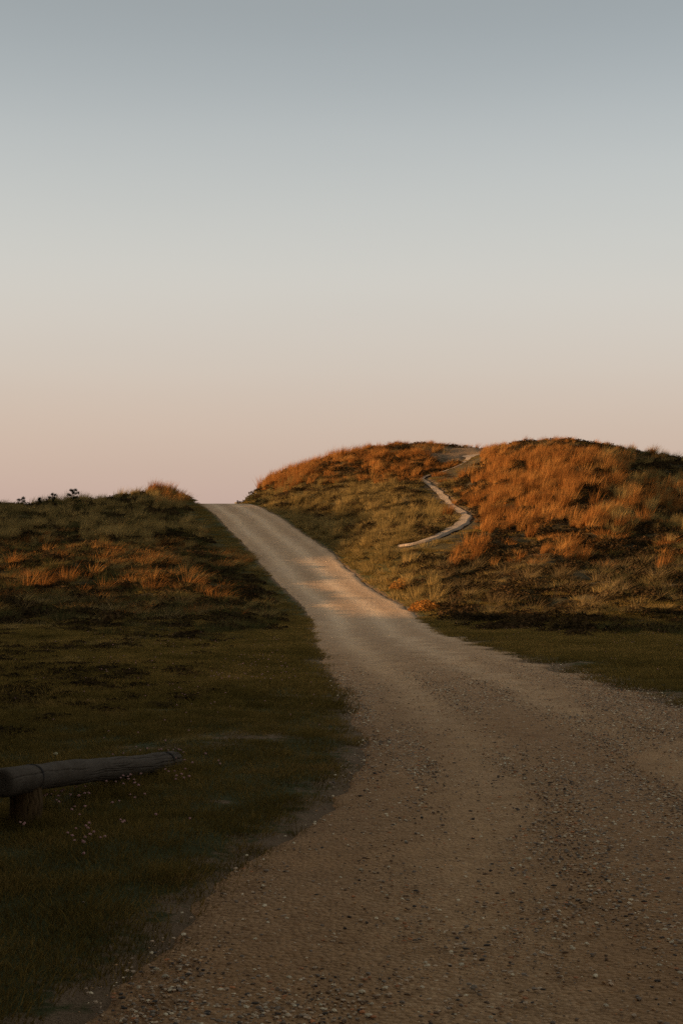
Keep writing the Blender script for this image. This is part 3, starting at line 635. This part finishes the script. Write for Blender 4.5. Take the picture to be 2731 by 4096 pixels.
def flower(px_, py_, hh, label, group, sc=1.0):
    d = np.linspace(5, 34, 2400); x_ = (px_ - CX) / FPX * d; z_ = CAM_H + (HY - py_) / FPX * d; g_ = H(x_, d); i = int(np.argmin(np.abs(z_ - g_ - hh * sc)))
    j = random.randrange(4); bend = (.012, -.010, .02, .004)[j]; k_ = hh / .10 * sc; rz = random.uniform(0, 6.28)
    e = bpy.data.objects.new('thrift_flower', None); COL.objects.link(e); off = Matrix.Rotation(rz, 3, 'Z') @ Vector((bend * k_, 0, 0))
    e.location = (x_[i] - off.x, d[i], g_[i] - .004); e.rotation_euler = (0, 0, rz); tag(e, label, 'flower', group)
    s_ = link('stem', STEMS[j], None, e); s_.scale = (k_, k_, k_)
    h_ = link('flower_head', random.choice(HEADS), None, e); h_.location = (bend * k_, 0, .10 * k_); v = random.uniform(.8, 1.2) * sc; h_.scale = (v, v, v * .95); h_.rotation_euler = (random.uniform(-.3, .3), random.uniform(-.3, .3), random.uniform(0, 6))
BEHIND = [(1160,97),(957,142),(985,165),(1033,152),(797,192),(870,185),(1115,160),(1132,158),(1180,163),(1215,160),(1230,150),(1250,158),(1265,163),(1285,180)]
FAREND = [(1293,230),(1205,193),(1235,215),(1437,190),(1527,237),(1537,258),(1300,290),(1272,328),(1237,340),(1232,363),(1290,352),(1183,310),(1160,296),(1225,308),(1327,340),(1347,250)]
FRONT = [(1020,252),(1030,268),(990,326),(868,340),(852,352),(902,345),(920,332),(945,365),(902,366),(950,385),(975,405),(752,377),(820,380),(870,395)]
BELOW = [(437,450),(400,440),(455,437),(430,475),(375,465),(325,475),(345,467),(415,480),(428,518),(505,470),(560,478),(600,462),(630,460),(545,413),(605,412)]
OPEN = [(535,552),(515,572),(602,553),(570,607),(637,663),(612,683),(627,700),(543,703),(490,730),(670,723),(640,745),(608,762),(713,762),(745,757),(590,788),(603,790),(520,747),(535,780),(793,525),(842,512),(917,470),(950,488),(1018,465),(852,640),(866,655),(875,652),(1330,632),(1095,605),(597,875)]
POSTF = [(160,657),(190,662),(183,672)]
for lst, hh, lab, grp in ((BEHIND, .10, 'pink thrift flower standing just behind the grey log', 'thrift behind the log'), (FAREND, .09, 'pink thrift flower by the sunken end of the log', 'thrift at the sunken log end'),
    (FRONT, .10, 'pink thrift flower in front of the lower half of the log', 'thrift in front of the log'), (BELOW, .11, 'pink thrift flower seen under the raised part of the log', 'thrift under the log'),
    (OPEN, .08, 'pink thrift flower in open turf between log and gravel', 'thrift in the open turf'), (POSTF, .09, 'pink thrift flower at the foot of the brown post', 'thrift at the post')):
    for a, b_ in lst: flower(a * .574, 2900 + b_ * .574, hh, lab, grp, random.uniform(.9, 1.1))
e = bpy.data.objects.new('seed_head', None); COL.objects.link(e); hx, hy = -2.12, 10.6; e.location = (hx, hy, float(H(hx, hy)) - .004)
tag(e, 'single pale yellow round seed head standing behind the log', 'seed head'); link('stem', stem_mesh('stem', M_stem, .155, .004, .002), None, e); h_ = link('flower_head', head_mesh('flower_head', M_seed, .0125, 77, 34), None, e); h_.location = (.004, 0, .158)
# the far sprinkling of flower heads over the turf
nf = 2600; xx = rng.uniform(-5.5, .2, nf); yy = rng.uniform(8.5, 33, nf); sx_, sy_ = project(xx, yy, H(xx, yy)); rd = road_dist(xx, yy)
cl = fbm(xx * .8, yy * .35, 3, 301)
w_ = np.exp(-((sx_ - 470) / 210) ** 2 - ((sy_ - 1565) / 85) ** 2) * sstep(-.15, .35, cl) + .05
ok = (rd > .3) & (rng.random(nf) < w_ * .75)
x2 = rng.uniform(2, 9, 500); y2 = rng.uniform(17, 36, 500); ok2 = (road_dist(x2, y2) > .4) & (rng.random(500) < .25)
xx = np.concatenate([xx[ok], x2[ok2]]); yy = np.concatenate([yy[ok], y2[ok2]])
scatter('far_thrift', 'sprinkling of tiny pink flower heads over the turf by the road', 'flowers', HEADS, np.stack([xx, yy, H(xx, yy) + rng.uniform(.05, .10, len(xx))], 1), rng.uniform(0, 6.28, len(xx)), rng.uniform(.7, 1.15, len(xx)))
print('FAR FLOWERS', len(xx))

# ------------------------------------------------------------------ single tufts that stand out
BIG_T = variants('grass_tuft', M_tawny, 4, lambda: [blades(140, .24, .40, 1.05, .021, .42, .4, 4, WIND)])
BIG_W = variants('grass_tuft', M_wispy, 4, lambda: [blades(70, .16, .35, .75, .011, .75, .8, 4, WIND * 1.2)])
BENT = variants('grass_tuft', M_tawny, 6, lambda: [blades(75, .20, .30, .80, .015, .5, .8, 4, WIND * random.uniform(.3, 1.3))])
BIG_O = variants('grass_tuft', M_olive, 3, lambda: [blades(150, .26, .35, .9, .020, .45, .45, 4, WIND)])
RUST = variants('herb_clump', M_rust, 2, lambda: [heath_part(900, .55, .42, .055), blades(160, .45, .2, .5, .009, .4, .4, 3, .1)])
DARKM = variants('grass_mound', M_dark, 2, lambda: [heath_part(1200, .8, .62, .07), blades(420, .62, .45, 1.05, .012, .55, .5, 4, .1)])
def tuft(name, pool, sx, sy, label, cat, group=None, sc=1.0):
    hx, hy, hz = hits(sx, sy)
    for _ in range(12):
        if min(float(path_dist(np.array([hx]), np.array([hy + k_]))[0]) for k_ in (0, .9, 1.8, 2.7)) > .55: break
        sx += random.choice((-1, 1)) * random.uniform(12, 30); sy += random.uniform(-3, 9); hx, hy, hz = hits(sx, sy)
    o = link(name, random.choice(pool)); o.location = (hx, hy, hz - .03); o.rotation_euler = (0, 0, random.gauss(0, .5)); v = sc * random.uniform(.85, 1.2); o.scale = (v, v, v * random.uniform(.85, 1.1))
    return tag(o, label, cat, group)
for a, b_ in [(250,1283),(235,1292),(265,1278),(180,1292),(90,1262),(60,1266),(130,1264),(160,1350),(185,1344),(120,1358),(95,1362),(290,1340),(310,1344),(340,1338),(260,1348),(330,1374),(370,1350),(400,1350),(425,1354),(450,1360),(470,1368),(520,1366),(505,1360),(440,1374),(15,1354),(10,1294),(215,1350),(60,1350),(140,1290),(38,1300),(280,1300),(310,1290),(200,1275),(110,1275),(240,1365),(180,1365),(350,1360),(480,1350),(300,1360),(415,1335),(380,1330),(75,1340)]:
    tuft('grass_tuft', BENT, a + random.uniform(-22, 22), b_ + random.gauss(0, 11), 'bent tawny grass tuft on the brow of the bank left of the road', 'grass tuft', 'bent tufts on the brow of the bank', random.uniform(.55, 1.1))
for a, b_ in [(230,1388),(150,1388),(100,1392),(60,1402),(210,1408),(265,1408),(420,1390),(505,1400),(360,1394),(470,1412),(330,1415),(390,1425)]:
    tuft('grass_tuft', BIG_W, a, b_, 'pale wispy grass tuft at the foot of the bank left of the road', 'grass tuft', 'wispy tufts at the foot of the bank', .9)
for i in range(60):
    tuft('grass_tuft', BIG_W, random.uniform(1010, 1565), random.uniform(1300, 1408), 'pale wispy grass tuft on the dark foot of the big dune', 'grass tuft', 'wispy tufts at the dune foot', .9)
for i in range(70):
    a = random.uniform(1100, 1420); b_ = random.uniform(1046, 1132); lg = ('tall tawny grass tuft just right of the footpath on the big dune', 'tufts right of the footpath') if a < 1170 else ('tall tawny grass tuft just under the crest of the big dune', 'tufts under the dune crest') if b_ < 1065 else ('tall tawny grass tuft halfway down the sunlit face of the big dune', 'tufts halfway down the dune face'); tuft('grass_tuft', BIG_T, a, b_, lg[0], 'grass tuft', lg[1], .9)
for i in range(26):
    a = random.uniform(600, 720); tuft('grass_tuft', BIG_T, a, 1118 - (a - 600) * .33 + random.uniform(-4, 18), 'tall orange grass tuft on the dune end above the road crest', 'grass tuft', 'tufts on the dune end by the crest', .95)
for i in range(26):
    a = random.uniform(740, 1030); tuft('grass_tuft', BIG_T, a, 1060 - (a - 740) * .07 + random.uniform(-8, 10), 'tawny grass tuft along the top of the dune left of the footpath', 'grass tuft', 'tufts along the dune top', .7)
for i in range(30):
    a = random.uniform(650, 1010); tuft('grass_tuft', BIG_O, a, random.uniform(1150, 1215), 'straw olive grass tuft in the shaded hollow inside the footpath bend', 'grass tuft', 'tufts in the shaded hollow', .85)
for i in range(22):
    tuft('grass_tuft', BIG_O, random.uniform(200, 420), random.uniform(1165, 1240), 'olive grass tuft high on the bank left of the road', 'grass tuft', 'olive tufts high on the bank', .85)
for i in range(12):
    gy_ = random.uniform(76.5, 79); gx_ = (random.uniform(372, 436) * S - CX) / FPX * gy_; o = link('grass_tuft', random.choice(BIG_T)); o.location = (gx_, gy_, float(H(gx_, gy_)) - .03); v = random.uniform(.5, .72); o.scale = (v, v, v); o.rotation_euler = (0, 0, random.gauss(0, .5)); tag(o, 'orange grass tuft on the small knoll left of the road crest', 'grass tuft', 'tufts on the small knoll')
for a in (5, 30, 62, 100, 140, 165, 190, 225, 245, 262, 310, 330, 352, 375):
    tuft('grass_tuft', BIG_O, a + random.uniform(-6, 6), 1172 + random.uniform(-4, 3), 'olive grass tuft standing up on the bank skyline among the small pines', 'grass tuft', 'tufts on the bank skyline', random.uniform(.5, .75))
for gx_, gy_, sc, lab in ((-9.0, 80.2, .82, 'dark green grassy mound beside the road crest below the small knoll'), (-5.05, 81.5, .62, 'small dark grass bush at the right edge of the road crest')):
    o = link('grass_mound', DARKM[sc > .7]); o.location = (gx_, gy_, float(H(gx_, gy_)) - .03); o.scale = (sc, sc, sc); tag(o, lab, 'grass mound')
tuft('grass_tuft', BIG_O, 866, 1290, 'lone yellowish grass tuft on the verge below the footpath end', 'grass tuft', None, 1.0)
tuft('herb_clump', RUST, 928, 1352, 'rusty orange herb clump on the right verge of the slope', 'herb clump', None, 1.0)
tuft('herb_clump', RUST, 975, 1402, 'smaller rusty herb clump lower down the right verge near the flat', 'herb clump', None, .8)

for i in range(26):
    a = random.uniform(620, 1540); yl = float(np.interp(a, [620, 700, 850, 940, 1040, 1150, 1230, 1300, 1380, 1460, 1540], [1112, 1076, 1043, 1030, 1037, 1033, 1024, 1016, 1048, 1055, 1058]))
    tuft('grass_tuft', BIG_W, a, yl + random.uniform(1, 6), 'thin wispy grass tuft standing out on the skyline of the right dunes', 'grass tuft', 'wisps on the dune skyline', random.uniform(.6, 1.0))
# ------------------------------------------------------------------ small pines on the left skyline
M_needle = bladmat('pine_needles', [(0, (.018, .022, .010)), (.5, (.030, .034, .016)), (1, (.05, .046, .022))], .1)
M_bark = newmat('pine_bark', .9)[0]; M_bark.node_tree.nodes['Principled BSDF'].inputs['Base Color'].default_value = (.05, .032, .02, 1)
def tube_bm(bm, a, b_, r0, r1, n_=6):
    d = (b_ - a).normalized(); u_ = d.orthogonal().normalized(); w_ = d.cross(u_); R0 = [bm.verts.new(a + (u_ * math.cos(6.283 * k / n_) + w_ * math.sin(6.283 * k / n_)) * r0) for k in range(n_)]
    R1 = [bm.verts.new(b_ + (u_ * math.cos(6.283 * k / n_) + w_ * math.sin(6.283 * k / n_)) * r1) for k in range(n_)]
    for k in range(n_): bm.faces.new((R0[k], R0[(k + 1) % n_], R1[(k + 1) % n_], R1[k]))
def pine(label, loc, h, wide, nbr, clus, nneed, group=None, seed=0, low=.2, needle=.5):
    r = random.Random(seed); e = bpy.data.objects.new('pine_tree', None); COL.objects.link(e); e.location = loc; tag(e, label, 'pine tree', group)
    bm = bmesh.new(); top = Vector((r.uniform(-.05, .05) * h, 0, h * .92)); tube_bm(bm, Vector((0, 0, -.05 * h)), top * .5, h * .035, h * .025); tube_bm(bm, top * .5, top, h * .025, h * .008)
    tips = [top]
    for i in range(nbr):
        q_ = low + (1 - low) * (i + .5) / nbr; a = i * 2.4 + r.uniform(-.4, .4); L = wide * (1.1 - q_ * .75) * r.uniform(.6, 1.1); s_ = top * q_
        tp = s_ + Vector((math.cos(a) * L, math.sin(a) * L, L * r.uniform(.15, .6))); tube_bm(bm, s_, tp, h * .014, h * .006, 5); tips += [tp, s_.lerp(tp, .6) + Vector((0, 0, .04 * h))]
    me = bpy.data.meshes.new('trunk'); bm.to_mesh(me); bm.free(); me.materials.append(M_bark); link('trunk', me, None, e)
    V = []; Fc = []; tone = []
    for tp in tips:
        R_ = clus * r.uniform(.7, 1.25); tt = r.random()
        for k in range(nneed):
            d = Vector((r.gauss(0, 1), r.gauss(0, 1), r.gauss(.35, .9))).normalized(); o_ = d.orthogonal().normalized() * R_ * .05 * needle * 2; c = tp + d * R_ * r.uniform(.0, .35); k0 = len(V)
            V += [tuple(c - o_), tuple(c + o_), tuple(c + d * R_ * r.uniform(.5, .75))]; Fc.append((k0, k0 + 1, k0 + 2)); tone += [tt] * 3
    me = mesh('crown', np.array(V), np.array(Fc)); attr(me, 'blade', np.array(tone)); me.materials.append(M_needle); link('crown', me, None, e); return e
def skyline(px_, d): x_ = (px_ - CX) / FPX * d; return (x_, d, float(H(x_, d)) - .16)
pine('low spreading dwarf pine on the bank skyline beside a dark hummock', skyline(88, 71.5), .55, .45, 6, .13, 90, seed=1)
pine('smallest dwarf pine on the bank skyline, a single round top', skyline(157, 71.5), .62, .12, 3, .12, 90, seed=2, low=.6)
pine('pointed dwarf pine on the bank skyline, between two smaller and bushier ones', skyline(212, 71.5), .78, .36, 7, .12, 90, seed=3)
pine('bushiest dwarf pine on the bank skyline with open upright branches', skyline(293, 71.5), .85, .50, 9, .13, 90, seed=4)

# ------------------------------------------------------------------ marker post behind the crest
e = bpy.data.objects.new('marker_post', None); COL.objects.link(e); mx_, md_ = (950 - CX) / FPX * 89, 89.0; gz = float(H(mx_, md_)); e.location = (mx_, md_, gz)
tag(e, 'short dark wooden marker post with pale crossboard beyond the road crest', 'marker post')
zt = CAM_H + (HY - 2001) / FPX * 89 - gz
bm = bmesh.new(); bmesh.ops.create_cube(bm, size=1, matrix=Matrix.Translation((0, 0, zt / 2 - .1)) @ Matrix.Diagonal((.085, .085, zt + .2, 1))); bmesh.ops.bevel(bm, geom=bm.edges[:], offset=.012, segments=2, affect='EDGES')
me = bpy.data.meshes.new('post'); bm.to_mesh(me); bm.free(); me.materials.append(M_bark); link('post', me, None, e)
M_board = newmat('pale_board', .8)[0]; M_board.node_tree.nodes['Principled BSDF'].inputs['Base Color'].default_value = (.50, .40, .26, 1)
bm = bmesh.new(); bmesh.ops.create_cube(bm, size=1, matrix=Matrix.Translation((0, .065, zt - .16)) @ Matrix.Diagonal((.36, .03, .10, 1))); bmesh.ops.bevel(bm, geom=bm.edges[:], offset=.005, segments=1, affect='EDGES')
me = bpy.data.meshes.new('crossboard'); bm.to_mesh(me); bm.free(); me.materials.append(M_board); link('crossboard', me, None, e)

# ------------------------------------------------------------------ unseen pines added outside the picture to shade the foreground
TR = [(-6.2, 3.2, 10.5), (-7.6, 8.2, 10), (-9.8, 13.5, 8.5), (-8.4, -2, 11), (-4.5, -6.5, 10.5), (0.5, -11, 9), (6, -10, 9), (10, -3, 8.5), (11.2, 4, 7.5), (-12.5, 6, 9.5)]
pr = pine('tall unseen pine added to shade the near end of the road', (TR[0][0], TR[0][1], float(H(TR[0][0], TR[0][1]))), 10, 3.2, 34, 1.5, 260, 'added shade pines', 11, .12, 1.6)
for (a, b_, h_) in TR[1:]:
    o = pr.copy(); COL.objects.link(o); o.location = (a, b_, float(H(a, b_))); o.rotation_euler = (0, 0, random.uniform(0, 6.28)); o.scale = (h_ / 10,) * 3
    for ch in list(pr.children): c_ = ch.copy(); COL.objects.link(c_); c_.parent = o
